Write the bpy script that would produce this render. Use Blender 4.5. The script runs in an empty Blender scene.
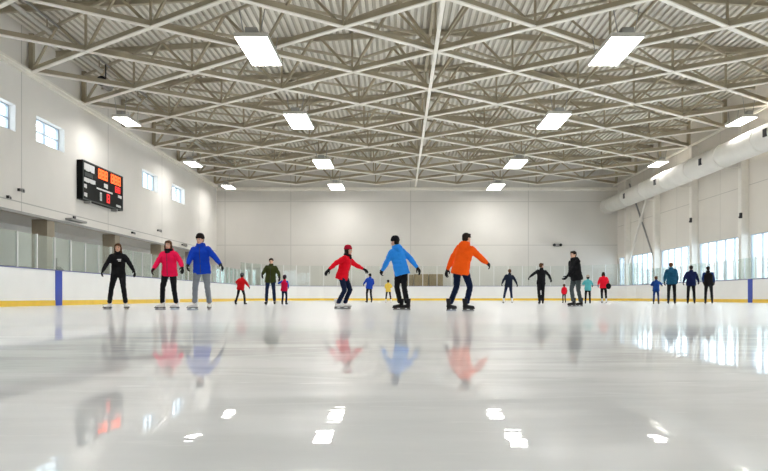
import bpy, bmesh, math, random
from mathutils import Vector, Matrix, noise
from mathutils.bvhtree import BVHTree
random.seed(7)
PI = math.pi
sc = bpy.context.scene
COL = sc.collection
F = 700.0          # focal length in pixels of a 768 wide frame
VX, VY = 399.0, 297.0
CAMZ = 0.31

# ------------------------------------------------------------------ materials
def mat(name, col, rough=0.6, metal=0.0, emit=None, es=0.0, vary=0.0, vscale=3.0, bump=0.0, bscale=40.0, spec=0.5, sheen=0.0):
    m = bpy.data.materials.new(name); m.use_nodes = True
    nt = m.node_tree; b = nt.nodes['Principled BSDF']
    b.inputs['Base Color'].default_value = (*col, 1)
    b.inputs['Roughness'].default_value = rough
    b.inputs['Metallic'].default_value = metal
    b.inputs['Specular IOR Level'].default_value = spec
    if sheen: b.inputs['Sheen Weight'].default_value = sheen
    if emit:
        b.inputs['Emission Color'].default_value = (*emit, 1)
        b.inputs['Emission Strength'].default_value = es
    tc = nt.nodes.new('ShaderNodeTexCoord')
    if vary:
        n = nt.nodes.new('ShaderNodeTexNoise'); n.inputs['Scale'].default_value = vscale
        n.inputs['Detail'].default_value = 5
        nt.links.new(tc.outputs['Object'], n.inputs['Vector'])
        r = nt.nodes.new('ShaderNodeValToRGB')
        r.color_ramp.elements[0].position = .3; r.color_ramp.elements[1].position = .7
        r.color_ramp.elements[0].color = (*[c * (1 - vary) for c in col], 1)
        r.color_ramp.elements[1].color = (*[min(1, c * (1 + vary)) for c in col], 1)
        nt.links.new(n.outputs['Fac'], r.inputs['Fac'])
        nt.links.new(r.outputs['Color'], b.inputs['Base Color'])
    if bump:
        n2 = nt.nodes.new('ShaderNodeTexNoise'); n2.inputs['Scale'].default_value = bscale
        n2.inputs['Detail'].default_value = 3
        nt.links.new(tc.outputs['Object'], n2.inputs['Vector'])
        bp = nt.nodes.new('ShaderNodeBump'); bp.inputs['Strength'].default_value = bump
        bp.inputs['Distance'].default_value = .02
        nt.links.new(n2.outputs['Fac'], bp.inputs['Height'])
        nt.links.new(bp.outputs['Normal'], b.inputs['Normal'])
    return m

def wall_mat(name, col, axis, seams, width=.05, hseams=(), seamdark=.62):
    """painted panel wall; seams are real joints at given coordinates along an axis and at given heights"""
    m = mat(name, col, .7, vary=.035, vscale=.35, bump=.15, bscale=25)
    nt = m.node_tree; b = nt.nodes['Principled BSDF']
    src = b.inputs['Base Color'].links[0].from_socket
    tc = [n for n in nt.nodes if n.type == 'TEX_COORD'][0]
    sp = nt.nodes.new('ShaderNodeSeparateXYZ'); nt.links.new(tc.outputs['Object'], sp.inputs[0])
    acc = None
    for ax, vals in ((axis, seams), ('Z', hseams)):
        for v in vals:
            c = nt.nodes.new('ShaderNodeMath'); c.operation = 'COMPARE'
            nt.links.new(sp.outputs[ax], c.inputs[0]); c.inputs[1].default_value = v; c.inputs[2].default_value = width / 2
            if acc is None: acc = c.outputs[0]
            else:
                a = nt.nodes.new('ShaderNodeMath'); a.operation = 'MAXIMUM'
                nt.links.new(acc, a.inputs[0]); nt.links.new(c.outputs[0], a.inputs[1]); acc = a.outputs[0]
    if acc is not None:
        mx = nt.nodes.new('ShaderNodeMixRGB'); mx.inputs[2].default_value = (*[c * seamdark for c in col], 1)
        nt.links.new(acc, mx.inputs[0]); nt.links.new(src, mx.inputs[1])
        nt.links.new(mx.outputs[0], b.inputs['Base Color'])
    return m

def glass_mat(name, tint, refl=.10, rough=.02):
    m = bpy.data.materials.new(name); m.use_nodes = True
    nt = m.node_tree; nt.nodes.clear()
    out = nt.nodes.new('ShaderNodeOutputMaterial'); mix = nt.nodes.new('ShaderNodeMixShader')
    tr = nt.nodes.new('ShaderNodeBsdfTransparent'); tr.inputs[0].default_value = (*tint, 1)
    gl = nt.nodes.new('ShaderNodeBsdfGlossy'); gl.inputs['Roughness'].default_value = rough
    gl.inputs[0].default_value = (.95, 1, .98, 1)
    lw = nt.nodes.new('ShaderNodeLayerWeight'); lw.inputs['Blend'].default_value = .25
    mu = nt.nodes.new('ShaderNodeMath'); mu.operation = 'MULTIPLY_ADD'
    nt.links.new(lw.outputs['Fresnel'], mu.inputs[0]); mu.inputs[1].default_value = .6; mu.inputs[2].default_value = refl * .3
    nt.links.new(mu.outputs[0], mix.inputs[0]); nt.links.new(tr.outputs[0], mix.inputs[1]); nt.links.new(gl.outputs[0], mix.inputs[2])
    nt.links.new(mix.outputs[0], out.inputs[0])
    return m

DECK_SHADE = mat('deck_flute_shade', (.58, .545, .475), .6)  # shade in the deck recesses, painted as a darker colour so ribs show
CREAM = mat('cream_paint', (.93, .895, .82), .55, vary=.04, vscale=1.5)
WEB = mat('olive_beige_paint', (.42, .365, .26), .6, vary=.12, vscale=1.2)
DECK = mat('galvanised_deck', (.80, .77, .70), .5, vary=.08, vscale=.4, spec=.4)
JOIST = mat('joist_paint', (.46, .41, .31), .6, vary=.08)
WALLL = wall_mat('left_wall_paint', (.83, .80, .755), 'Y', [12.5, 22.2, 31.9, 41.4, 50.8, 60.2], .05, [4.62])
WALLB = wall_mat('end_wall_paint', (.72, .695, .655), 'X', [-16.4, -10.2, 1.1, 12.2], .07, [5.2, 9.3], .8)
WALLR = wall_mat('right_wall_paint', (.74, .70, .64), 'Y', [16.9, 23.9, 30.9, 37.9, 44.9, 51.9, 58.9], .03, [6.9])
WALLN = mat('near_wall_paint', (.78, .76, .73), .7)
PILLAR = mat('pillar_taupe', (.36, .31, .235), .7, vary=.06)
WHITE = mat('white_paint', (.86, .85, .83), .5)
COLM = mat('column_paint', (.80, .77, .71), .55, vary=.03)
BOARD = mat('white_board_plastic', (.88, .88, .87), .28, vary=.02, vscale=1.2, spec=.5)
KICK = mat('yellow_kick_plate', (.90, .60, .05), .35, vary=.06, vscale=2)
CAPR = mat('navy_cap_rail', (.10, .11, .32), .4)
BLUE = mat('blue_board_stripe', (.01, .05, .42), .35)
POST = mat('aluminium_post', (.80, .81, .80), .4, .3)
GLASS = glass_mat('rink_glass', (.95, .97, .962), .05)
PANE = glass_mat('window_glass', (.95, .98, 1.0), .08)
FRAMEM = mat('window_frame_grey', (.42, .47, .53), .4, .2)
DUCTM = mat('duct_paint', (.82, .80, .75), .6, .0, vary=.05, vscale=1.0)
DARK = mat('dark_metal', (.035, .035, .04), .4, .3)
GREYM = mat('grey_metal', (.35, .35, .34), .4, .5, vary=.1)
HOUSE = mat('lamp_housing', (.6, .58, .54), .5)
LAMP = mat('lamp_diffuser', (1, 1, 1), .4, emit=(1.0, .98, .945), es=20.0)
CONC = mat('concrete_floor', (.42, .41, .39), .7, vary=.1, vscale=.6)
WOOD = mat('brown_panel', (.33, .25, .14), .6, vary=.15, vscale=1.5)
SBLK = mat('scoreboard_black', (.006, .008, .008), .6, spec=.15)
SWHT = mat('scoreboard_white', (.75, .75, .75), .5)
SGRY = mat('scoreboard_grey', (.07, .08, .08), .5, spec=.2)
SORG = mat('scoreboard_orange', (.9, .12, .02), .5, emit=(1, .13, .02), es=1.1)
SRED = mat('scoreboard_red', (.75, .02, .02), .5, emit=(1, .02, .02), es=.55)
STEEL = mat('blade_steel', (.30, .31, .33), .3, .9)

def ice_mat():
    m = bpy.data.materials.new('rink_ice'); m.use_nodes = True
    nt = m.node_tree; b = nt.nodes['Principled BSDF']; L = nt.links.new
    N = nt.nodes.new
    tc = N('ShaderNodeTexCoord')
    def nz(scale, sx, sy, det=3, rough=.5):
        mp = N('ShaderNodeMapping'); mp.inputs['Scale'].default_value = (sx, sy, 1)
        L(tc.outputs['Object'], mp.inputs[0])
        n = N('ShaderNodeTexNoise'); n.inputs['Scale'].default_value = scale
        n.inputs['Detail'].default_value = det; n.inputs['Roughness'].default_value = rough
        L(mp.outputs[0], n.inputs['Vector']); return n.outputs['Fac']
    def ramp(src, a, c, lo=0., hi=1.):
        r = N('ShaderNodeMapRange'); r.interpolation_type = 'SMOOTHSTEP'
        r.inputs['From Min'].default_value = a; r.inputs['From Max'].default_value = c
        r.inputs['To Min'].default_value = lo; r.inputs['To Max'].default_value = hi
        L(src, r.inputs['Value']); return r.outputs[0]
    def mth(op, a, c):
        q = N('ShaderNodeMath'); q.operation = op
        for i, v in enumerate((a, c)):
            if isinstance(v, (int, float)): q.inputs[i].default_value = v
            else: L(v, q.inputs[i])
        return q.outputs[0]
    sp = N('ShaderNodeSeparateXYZ'); L(tc.outputs['Object'], sp.inputs[0])
    # distance along the rink at which the freshly wetted sheet gives way to scraped, snow-dusted ice
    wob = nz(.25, 1, 1, 4)
    edge = mth('ADD', sp.outputs['Y'], mth('MULTIPLY', mth('SUBTRACT', wob, .5), 6.0))
    snow_zone = ramp(edge, 3.2, 9.0)
    streak = nz(1.1, .35, 2.2, 5, .6)           # scraped bands running across
    fine = nz(5, .5, 2.5, 6, .65)
    frost = mth('MAXIMUM', mth('MULTIPLY', ramp(streak, .54, .70), .6), ramp(fine, .56, .70, 0, .8))
    scr = N('ShaderNodeTexVoronoi'); scr.feature = 'DISTANCE_TO_EDGE'; scr.inputs['Scale'].default_value = .55
    mpv = N('ShaderNodeMapping'); mpv.inputs['Scale'].default_value = (.5, 1.3, 1); mpv.inputs['Rotation'].default_value = (0, 0, .5)
    L(tc.outputs['Object'], mpv.inputs[0]); L(mpv.outputs[0], scr.inputs['Vector'])
    lines = ramp(scr.outputs['Distance'], .0, .02, .35, 0)
    fr = mth('MAXIMUM', mth('MAXIMUM', frost, lines), mth('MULTIPLY', snow_zone, .88))
    b.inputs['Roughness'].default_value = .012; b.inputs['Base Color'].default_value = (.84, .875, .91, 1)
    fr = mth('MAXIMUM', fr, ramp(nz(1.3, .5, 1.6, 6, .62), .40, .60, .0, .48))
    sn = N('ShaderNodeBsdfPrincipled'); sn.inputs['Base Color'].default_value = (.91, .94, .965, 1)
    sn.inputs['Roughness'].default_value = .24; sn.inputs['Specular IOR Level'].default_value = .35
    mxs = N('ShaderNodeMixShader'); L(fr, mxs.inputs[0]); L(b.outputs[0], mxs.inputs[1]); L(sn.outputs[0], mxs.inputs[2])
    L(mxs.outputs[0], nt.nodes['Material Output'].inputs['Surface'])
    bp = N('ShaderNodeBump'); bp.inputs['Strength'].default_value = .085; bp.inputs['Distance'].default_value = .02
    hgt = mth('ADD', mth('MULTIPLY', nz(2.2, .4, 1, 1), .7), mth('MULTIPLY', nz(11, .35, 1.0, 2), .16))
    L(hgt, bp.inputs['Height']); L(bp.outputs['Normal'], b.inputs['Normal'])
    b.inputs['IOR'].default_value = 1.33
    return m
ICE = ice_mat()

# ------------------------------------------------------------------ mesh helpers
class MB:
    def __init__(s): s.bm = bmesh.new()
    def box(s, x0, x1, y0, y1, z0, z1):
        v = [s.bm.verts.new(p) for p in ((x0,y0,z0),(x1,y0,z0),(x1,y1,z0),(x0,y1,z0),(x0,y0,z1),(x1,y0,z1),(x1,y1,z1),(x0,y1,z1))]
        for f in ((0,3,2,1),(4,5,6,7),(0,1,5,4),(1,2,6,5),(2,3,7,6),(3,0,4,7)): s.bm.faces.new([v[i] for i in f])
        return s
    def bar(s, p0, p1, w, h):
        p0, p1 = Vector(p0), Vector(p1); d = (p1 - p0).normalized()
        up = Vector((0,0,1)) if abs(d.z) < .95 else Vector((0,1,0))
        a = d.cross(up).normalized() * w / 2; b = a.cross(d).normalized() * h / 2
        v = [s.bm.verts.new(p + q) for p in (p0, p1) for q in (-a-b, a-b, a+b, -a+b)]
        for f in ((0,3,2,1),(4,5,6,7),(0,1,5,4),(1,2,6,5),(2,3,7,6),(3,0,4,7)): s.bm.faces.new([v[i] for i in f])
        return s
    def ibeam(s, p0, p1, w, h, t=.03):
        p0, p1 = Vector(p0), Vector(p1); u = Vector((0,0,(h-t)/2))
        s.bar(p0-u, p1-u, w, t); s.bar(p0+u, p1+u, w, t); s.bar(p0, p1, t*1.2, h-2*t); return s
    def tube(s, p0, p1, r0, r1=None, n=12, cap=True):
        r1 = r0 if r1 is None else r1
        p0, p1 = Vector(p0), Vector(p1); d = (p1 - p0).normalized()
        up = Vector((0,0,1)) if abs(d.z) < .95 else Vector((0,1,0))
        a = d.cross(up).normalized(); b = a.cross(d).normalized()
        R = [[s.bm.verts.new(p + (a*math.cos(2*PI*i/n) + b*math.sin(2*PI*i/n))*r) for i in range(n)] for p, r in ((p0,r0),(p1,r1))]
        for i in range(n):
            j = (i+1) % n; s.bm.faces.new((R[0][i], R[0][j], R[1][j], R[1][i]))
        if cap: s.bm.faces.new(list(reversed(R[0]))); s.bm.faces.new(R[1])
        return s
    def loft(s, rings, cap=True):
        """rings: list of (centre, A, B) half axis vectors"""
        n = 16; R = []
        for c, A, B in rings:
            R.append([s.bm.verts.new(Vector(c) + Vector(A)*math.cos(2*PI*i/n) + Vector(B)*math.sin(2*PI*i/n)) for i in range(n)])
        for a, b in zip(R, R[1:]):
            for i in range(n):
                j = (i+1) % n; s.bm.faces.new((a[i], a[j], b[j], b[i]))
        if cap: s.bm.faces.new(list(reversed(R[0]))); s.bm.faces.new(R[-1])
        return s
    def caps(s, p0, p1, r0, r1, n=12):
        p0, p1 = Vector(p0), Vector(p1); d = p1 - p0
        if d.length < 1e-5: d = Vector((0,0,1e-4))
        d.normalize()
        up = Vector((0,0,1)) if abs(d.z) < .9 else Vector((0,1,0))
        a = d.cross(up).normalized(); b = a.cross(d).normalized()
        rs = []
        for k in (-.98, -.8, -.45): c = math.sqrt(1-k*k); rs.append((p0 + d*k*r0, a*c*r0, b*c*r0))
        rs.append((p0, a*r0, b*r0)); rs.append((p1, a*r1, b*r1))
        for k in (.45, .8, .98): c = math.sqrt(1-k*k); rs.append((p1 + d*k*r1, a*c*r1, b*c*r1))
        return s.loft(rs)
    def ell(s, c, r, M=None):
        M = M or Matrix.Identity(3); c = Vector(c); rs = []
        for k in (-.995, -.92, -.75, -.5, -.2, .15, .45, .7, .9, .99):
            q = math.sqrt(1-k*k)
            rs.append((c + M @ Vector((0,0,k*r[2])), M @ Vector((q*r[0],0,0)), M @ Vector((0,q*r[1],0))))
        return s.loft(rs)
    def quad(s, pts):
        s.bm.faces.new([s.bm.verts.new(p) for p in pts]); return s
    def mesh(s, name, m, smooth=False):
        bmesh.ops.recalc_face_normals(s.bm, faces=s.bm.faces)
        me = bpy.data.meshes.new(name); s.bm.to_mesh(me); s.bm.free()
        for x in (m if isinstance(m, (list, tuple)) else [m]): me.materials.append(x)
        if smooth:
            for p in me.polygons: p.use_smooth = True
        return me
    def build(s, name, m, parent=None, smooth=False, kind=None):
        o = link(name, s.mesh(name, m, smooth), parent)
        if kind: o['kind'] = kind
        return o
def link(name, me, parent=None, M=None):
    o = bpy.data.objects.new(name, me); COL.objects.link(o)
    if parent: o.parent = parent
    if M is not None: o.matrix_local = M
    return o
def empty(name, loc=(0,0,0), label=None, cat=None, group=None, kind=None, parent=None):
    o = bpy.data.objects.new(name, None); COL.objects.link(o); o.location = loc; o.empty_display_size = .2
    if parent: o.parent = parent
    return tag(o, label, cat, group, kind)
def tag(o, label=None, cat=None, group=None, kind=None):
    for k, v in (('label', label), ('category', cat), ('group', group), ('kind', kind)):
        if v: o[k] = v
    return o
def copy_tree(o, parent=None):
    c = o.copy(); COL.objects.link(c); c.parent = parent
    for ch in list(o.children): copy_tree(ch, c)
    return c
ORD = ['first','second','third','fourth','fifth','sixth','seventh','eighth','ninth','tenth','eleventh','twelfth','thirteenth',
       'fourteenth','fifteenth','sixteenth','seventeenth','eighteenth','nineteenth','twentieth']

# ------------------------------------------------------------------ room
XL, XR, YN, YB = -17.2, 20.6, -6.0, 66.0
EAVE, XC = 12.6, 1.55
def zdeck(x): return EAVE + .06 * (18.9 - abs(x - XC))

def holes_x(mb, x0, x1, ya, yb, za, zb, holes):
    """wall slab lying along Y with rectangular openings (y0,y1,z0,z1)"""
    ys = sorted({ya, yb} | {h[0] for h in holes} | {h[1] for h in holes})
    zs = sorted({za, zb} | {h[2] for h in holes} | {h[3] for h in holes})
    for a, b in zip(ys, ys[1:]):
        run = None
        for c, d in zip(zs, zs[1:]):
            my, mz = (a+b)/2, (c+d)/2
            if any(h[0] < my < h[1] and h[2] < mz < h[3] for h in holes):
                if run: mb.box(x0, x1, a, b, run[0], run[1]); run = None
            else: run = (run[0], d) if run else (c, d)
        if run: mb.box(x0, x1, a, b, run[0], run[1])
    return mb

lw = [(28.4, 31.4), (33.2, 36.0), (46.9, 49.9), (53.0, 56.2), (17.0, 20.0), (8.0, 11.0)]
LZ0, LZ1 = 7.72, 8.92
holes_x(MB(), XL - .5, XL, YN, YB, 4.12, 13.0, [(a, b, LZ0, LZ1) for a, b in lw]).build('wall_left', WALLL, kind='structure')
w = MB(); w.box(XL - 3.4, XL - 3.0, YN, YB, 0, 4.12)
w.box(XL - 3.0, XL - .5, YN, YB, 4.12, 4.3); w.box(XL - 3.0, XL - .0, YN - .3, YN, 0, 4.3)
w.build('wall_left', WHITE, kind='structure')
rz0, rz1 = 1.35, 3.98
bays = [(34.63 + 7*k, 41.17 + 7*k) for k in range(-5, 4)] + [(62.63, 65.6)]
holes_x(MB(), XR, XR + .4, YN, YB, 0, 13.0, [(a + .35, b - .05, rz0, rz1) for a, b in bays]).build('wall_right', WALLR, kind='structure')
w = MB(); w.box(XL - 3.4, XR + .4, YB, YB + .3, 0, 14.2); w.build('wall_back', WALLB, kind='structure')
w = MB(); w.box(XL - 3.4, XR + .4, YN - .3, YN, 0, 14.2); w.build('wall_front', WALLN, kind='structure')
# corrugated deck ceiling, ribs running the length of the hall
mb = MB(); x = XL - .5; pts = []
P = .32
while x < XR + .4:
    for dx, dz in ((0, 0), (.16, 0), (.18, .10), (.30, .10)):
        pts.append((x + dx, zdeck(x + dx) + dz))
    x += P
vs = [[mb.bm.verts.new((px, y, pz)) for y in (YN, YB)] for px, pz in pts]
for a, b in zip(vs, vs[1:]): mb.bm.faces.new((a[0], a[1], b[1], b[0]))
ce = mb.build('ceiling', [DECK, DECK_SHADE], kind='structure')
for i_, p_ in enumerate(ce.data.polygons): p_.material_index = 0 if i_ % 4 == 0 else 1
mb = MB()
for s in (-1, 1):
    xa, xb = XC, XC + s * 19.6
    mb.quad([(xa, YN, zdeck(xa)+.3), (xb, YN, zdeck(xb)+.3), (xb, YB, zdeck(xb)+.3), (xa, YB, zdeck(xa)+.3)])
mb.build('ceiling', DECK, kind='structure')
MB().box(XL - 3.4, XR + .4, YN, YB, -.3, -.06).build('floor_surround', CONC, kind='structure')

# windows
def window(n, x, ya, yb, z0, z1, nv, nh, s, fd=.12):
    """s: +1 the outside lies towards +X"""
    e = empty('window_%d' % n, (x, (ya+yb)/2, z0), kind='structure')
    H = z1 - z0; W = yb - ya; t = .05
    f = MB(); f.box(-fd/2, fd/2, -W/2, W/2, 0, t); f.box(-fd/2, fd/2, -W/2, W/2, H-t, H)
    f.box(-fd/2, fd/2, -W/2, -W/2+t, t, H-t); f.box(-fd/2, fd/2, W/2-t, W/2, t, H-t)
    for i in range(1, nv): y = -W/2 + W*i/nv; f.box(-fd/2, fd/2, y-t/2, y+t/2, t, H-t)
    for i in range(1, nh): z = H*i/nh; f.box(-fd/2.2, fd/2.2, -W/2+t, W/2-t, z-t/2, z+t/2)
    f.build('window_frame', FRAMEM, e)
    g = MB(); g.box(-.008, .008, -W/2+t, W/2-t, t, H-t); g.build('window_pane', PANE, e)
wn = 1
for a, b in lw: window(wn, XL - .36, a, b, LZ0, LZ1, 3 if wn > 2 else 2, 2 if wn < 3 else 1, -1); wn += 1
for a, b in bays: window(wn, XR + .14, a + .35, b - .05, rz0, rz1, 3 if b - a < 4 else 5, 1, 1); wn += 1

# trims
MB().box(XL - .01, XL + .16, YN, YB - .02, 10.55, 10.8).build('trim_1', CREAM, kind='structure')
MB().box(XL - .02, XL + .05, YN, YB - .02, 4.08, 4.2).build('trim_2', GREYM, kind='structure')
MB().box(XL, XR, YB - .16, YB + .01, 10.35, 10.62).build('trim_3', CREAM, kind='structure')
MB().box(XR - .12, XR + .01, YN, YB - .02, rz0 - .14, rz0).build('trim_4', WHITE, kind='structure')
# pillars of the left recess
for k, y in enumerate((1.5, 9.7, 17.9, 26.1, 34.3, 42.5, 50.7, 58.9)):
    MB().box(-.38, .38, 0, .75, -.06, 4.12).build('pillar', PILLAR, kind='structure').location = (XL - .42, y, 0)
# columns of the right wall
for k in range(10):
    y = 62.4 - 7*k
    c = MB(); c.box(XR - .45, XR - .41, y - .2, y + .2, -.06, 10.69); c.box(XR - .04, XR, y - .2, y + .2, -.06, 10.69)
    c.box(XR - .41, XR - .04, y - .2, y + .2, -.06, 10.69)
    c.box(XR - .47, XR, y - .24, y + .24, rz1 - .05, rz1 + .1)
    c.build('column', COLM, kind='structure')
b = empty('cross_brace', (XR - .3, 59, 0), 'crossed steel rods bracing the two right wall columns nearest the end wall', 'brace')
y0, y1 = 61.95 - 59, 55.85 - 59
MB().tube((0, y0, 3.2), (0, y1, 10.3), .09).build('brace_rod', COLM, b)
MB().tube((.1, y1, 3.2), (.1, y0, 10.3), .07).build('brace_rod', GREYM, b)
MB().box(-.02, .14, -.3, .3, 6.5, 7.0).build('gusset_plate', COLM, b)

# ------------------------------------------------------------------ roof steel
ZL = 10.75; ST = 3.72; SY = 2.7; Y0 = 29.8
def node(k, j): return Vector((XC + ST*k, Y0 + SY*j, ZL))
def up(p): return Vector((p.x, p.y, zdeck(p.x) - .32))
J0, J1 = -13, 13
def truss(nodes, family, idx, label):
    o = nodes[0]; e = empty('roof_truss', o, label, 'roof truss', 'diagonal roof trusses %s' % family)
    q = [p - o for p in nodes]; u = [up(p) - o for p in nodes]
    dz = Vector((0, 0, .012 if family[0] == 'l' else -.012))
    m = MB(); m.bar(q[0]+dz, q[-1]+dz, .19, .05); m.build('lower_chord', CREAM, e)
    m = MB(); off = Vector((0,0,.14)); m.bar(q[0]+dz+off, q[-1]+dz+off, .07, .19); m.build('chord_web', WEB, e)
    m = MB()
    ks = [p.x for p in nodes]; mid = None
    for i in range(len(u)-1):
        if (ks[i]-XC)*(ks[i+1]-XC) < -1e-6: mid = i
    pts = [u[0]] + [u[i] for i in range(1, len(u)-1) if abs(ks[i]-XC) < .1] + [u[-1]]
    for a, b_ in zip(pts, pts[1:]): m.bar(a, b_, .11, .12)
    m.build('upper_chord', JOIST, e)
    for i in range(len(q)):
        if family[0] == 'l': MB().bar(q[i], u[i], .09, .09).build('vertical_strut', WEB, e)
    for i in range(len(q)-1) if family[0] != 'l' else ():
        um = (u[i]+u[i+1])/2
        MB().bar(q[i], um, .10, .10).build('diagonal_brace', WEB, e)
        MB().bar(um, q[i+1], .10, .10).build('diagonal_brace', WEB, e)
fa = []; fb = []
for c in range(-18, 20, 2):
    A = [(k, k+c) for k in range(-5, 6) if J0 <= k+c <= J1]
    B = [(k, c-k) for k in range(-5, 6) if J0 <= c-k <= J1]
    if len(A) > 1: fa.append(A)
    if len(B) > 1: fb.append(B)
for i, A in enumerate(reversed(fa)):
    truss([node(*n) for n in A], 'leading away to the right', i, 'cream lattice roof truss slanting away towards the right wall, %s from the end wall' % ORD[i])
for i, B in enumerate(reversed(fb)):
    truss([node(*n) for n in B], 'slanting away to the left', i, 'cream lattice roof truss slanting away towards the left wall, %s from the end wall' % ORD[i])
# spine beam
e = empty('ridge_beam', (XC, 0, ZL), 'long cream beam under the roof ridge running down the middle of the hall', 'beam')
MB().bar((0, YN, -.05), (0, YB - .2, -.05), .15, .10).build('lower_chord', CREAM, e)
MB().box(-.07, .07, YN, YB - .02, zdeck(XC)-ZL-.35, zdeck(XC)-ZL-.02).build('upper_chord', JOIST, e)
for j in range(J0, J1+1):
    if j % 2 == 0:
        y = Y0 + SY*j
        for s in (-1, 1):
            MB().bar((0, y, 0), (s*1.7, y, 2.35), .16, .12).build('diagonal_brace', WEB, e)
# side ties where the trusses reach the walls
for s, nm in ((-1, 'left'), (1, 'right')):
    x = XC + s*ST*5
    e = empty('eave_tie', (x, 0, ZL), 'cream steel tie along the %s wall joining the truss ends' % nm, 'beam')
    MB().bar((0, YN, 0), (0, YB - .2, 0), .12, .12).build('tie_bar', CREAM, e)
    for j in range(J0, J1+1):
        if (5 + j) % 2 == 0: MB().bar((0, Y0+SY*j, 0), (0, Y0+SY*j, zdeck(x)-ZL-.1), .2, .2).build('strut', WEB, e)
# joists under the deck
n = 0
for j in range(J1+1, J0-1, -1):
    if j % 2: continue
    y = Y0 + SY*j - .15
    if y < YN + .2: continue
    o = MB()
    for s in (-1, 1):
        xe = XL + .02 if s < 0 else XR - .02
        o.ibeam((XC, y, zdeck(XC) - .15), (xe, y, zdeck(xe) - .15), .16, .28)
    ob = o.build('roof_joist', JOIST)
    tag(ob, 'beige steel joist crossing under the corrugated deck, ' + ('%s from the end wall' % ORD[n] if n < 20 else 'beyond the twentieth, nearest the camera' ), 'joist', 'roof joists'); n += 1

# lamps
proto = empty('ceiling_light', (0,0,0)); LWd, LLn = .60, 1.62
m = MB(); m.box(-LWd-.03, LWd+.03, -LLn-.03, -LLn, -.02, .1); m.box(-LWd-.03, LWd+.03, LLn, LLn+.03, -.02, .1)
m.box(-LWd-.03, -LWd, -LLn, LLn, -.02, .1); m.box(LWd, LWd+.03, -LLn, LLn, -.02, .1)
m.box(-LWd-.03, LWd+.03, -LLn-.03, LLn+.03, .1, .14)
m.build('housing', HOUSE, proto)
MB().box(-LWd, LWd, -LLn, LLn, .0, .03).build('diffuser', LAMP, proto)
MB().box(-.22, .22, -LLn-.02, -LLn+.5, .14, .34).build('ballast_box', GREYM, proto)
for sx in (-.3, .3):
    MB().tube((sx, -LLn+.2, .12), (sx*1.6, -LLn+.2, 1.1), .02, n=6).build('hanger', GREYM, proto)
    MB().tube((sx, LLn-.2, .12), (sx*1.6, LLn-.2, 1.1), .02, n=6).build('hanger', GREYM, proto)
rows = [61.6, 51.0, 38.6, 27.6, 15.6, 4.0]
cols = [(-15.0, 'along the left wall'), (-5.5, 'in the left inner row'), (8.5, 'in the right inner row'), (18.85, 'beside the round duct')]
first = True
for cx, cn in cols:
    k = 0
    for y in rows:
        if cx > 18 and y > 60: continue
        if cx < -14 and y < 30: continue
        o = proto if first else copy_tree(proto); first = False
        o.location = (cx, y, 9.98)
        if cx < -14 or cx > 18: o.scale = (.68, .62, 1)
        elif first is False: o.scale = (1, 1, 1)
        tag(o, 'glowing rectangular high bay light %s, %s from the end wall' % (cn, ORD[k]), 'ceiling light', 'high bay lights under the roof trusses'); k += 1

# duct
e = empty('air_duct', (19.38, 0, 8.72), 'large round cream air duct running high along the right wall', 'duct')
MB().tube((0, YN, 0), (0, YB - 1.0, 0), .69, n=40).build('duct_pipe', DUCTM, e, smooth=True)
for y in [2 + 4.4*i for i in range(15)]:
    MB().tube((0, y, 0), (0, y + .09, 0), .72, n=40).build('duct_band', DUCTM, e)
for y in (43.3, 51.0, 58.0, 35.6, 28.0, 20.0, 12.0):
    MB().box(-.73, -.6, y, y + .32, -.22, .18).build('air_outlet', DARK, e)
MB().tube((0, YB - 1.0, 0), (.0, YB - .98, 0), .74, n=40).build('end_collar', DUCTM, e)
for k in range(10):
    y = 62.4 - 7*k
    MB().bar((.05, y, -.74), (.8, y, -.74), .07, .07).build('support_bracket', COLM, e)
# pipe and unit near left eave
e = empty('conduit_pipe', (-15.6, 0, 12.15), 'grey conduit pipe running under the roof beside the left wall', 'pipe')
MB().tube((0, YN, 0), (0, YB - .05, 0), .10, n=10).build('pipe', HOUSE, e, True)
MB().tube((.55, YN, .1), (.55, YB - .05, .1), .05, n=8).build('pipe', GREYM, e, True)
for i in range(11): MB().box(-.12, .62, 4+5.4*i, 4.05+5.4*i, .06, .11).box(-.02, .02, 4+5.4*i, 4.05+5.4*i, .1, .5).box(.53, .57, 4+5.4*i, 4.05+5.4*i, .1, .5).build('pipe_hanger', WEB, e)
e = empty('projector', (-15.0, 35.8, 11.2), 'dark cylindrical spotlight hung under the conduit near the left wall', 'spotlight')
MB().tube((0, -.5, 0), (0, .4, 0), .22, .26, 14).build('lamp_body', GREYM, e); MB().tube((0, 0, .2), (0, 0, 1.0), .03).build('hanger', DARK, e)
MB().tube((0, -.56, 0), (0, -.5, 0), .25, .25, 14).build('lens_ring', DARK, e)

# ------------------------------------------------------------------ rink ice and boards
BL, BR, BE, R = -12.5, 19.3, 62.5, 7.0
def arc(cx, cy, a0, a1, n=14): return [(cx + R*math.cos(a0+(a1-a0)*i/n), cy + R*math.sin(a0+(a1-a0)*i/n)) for i in range(n+1)]
left = [(BL, YN + .3 + i*1.25) for i in range(200) if YN + .3 + i*1.25 < BE - R - .3] + [(BL, BE - R)]
right = [(BR, BE - R)] + [(BR, BE - R - i*1.25) for i in range(1, 200) if BE - R - i*1.25 > YN + .3]
ca = arc(BL + R, BE - R, PI, PI/2, 9); cb = arc(BR - R, BE - R, PI/2, 0, 9)
nx = 14
mid = [(BL + R + (BR - BL - 2*R)*i/nx, BE) for i in range(1, nx)]
endp = ca + mid + cb
poly = left[:-1] + endp + right[1:]
mb = MB(); fl = mb.bm.faces.new([mb.bm.verts.new((x, y, 0)) for x, y in poly])
ext = bmesh.ops.extrude_face_region(mb.bm, geom=[fl])
bmesh.ops.translate(mb.bm, verts=[v for v in ext['geom'] if isinstance(v, bmesh.types.BMVert)], vec=(0,0,-.06))
mb.build('floor', ICE, kind='structure')

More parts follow.
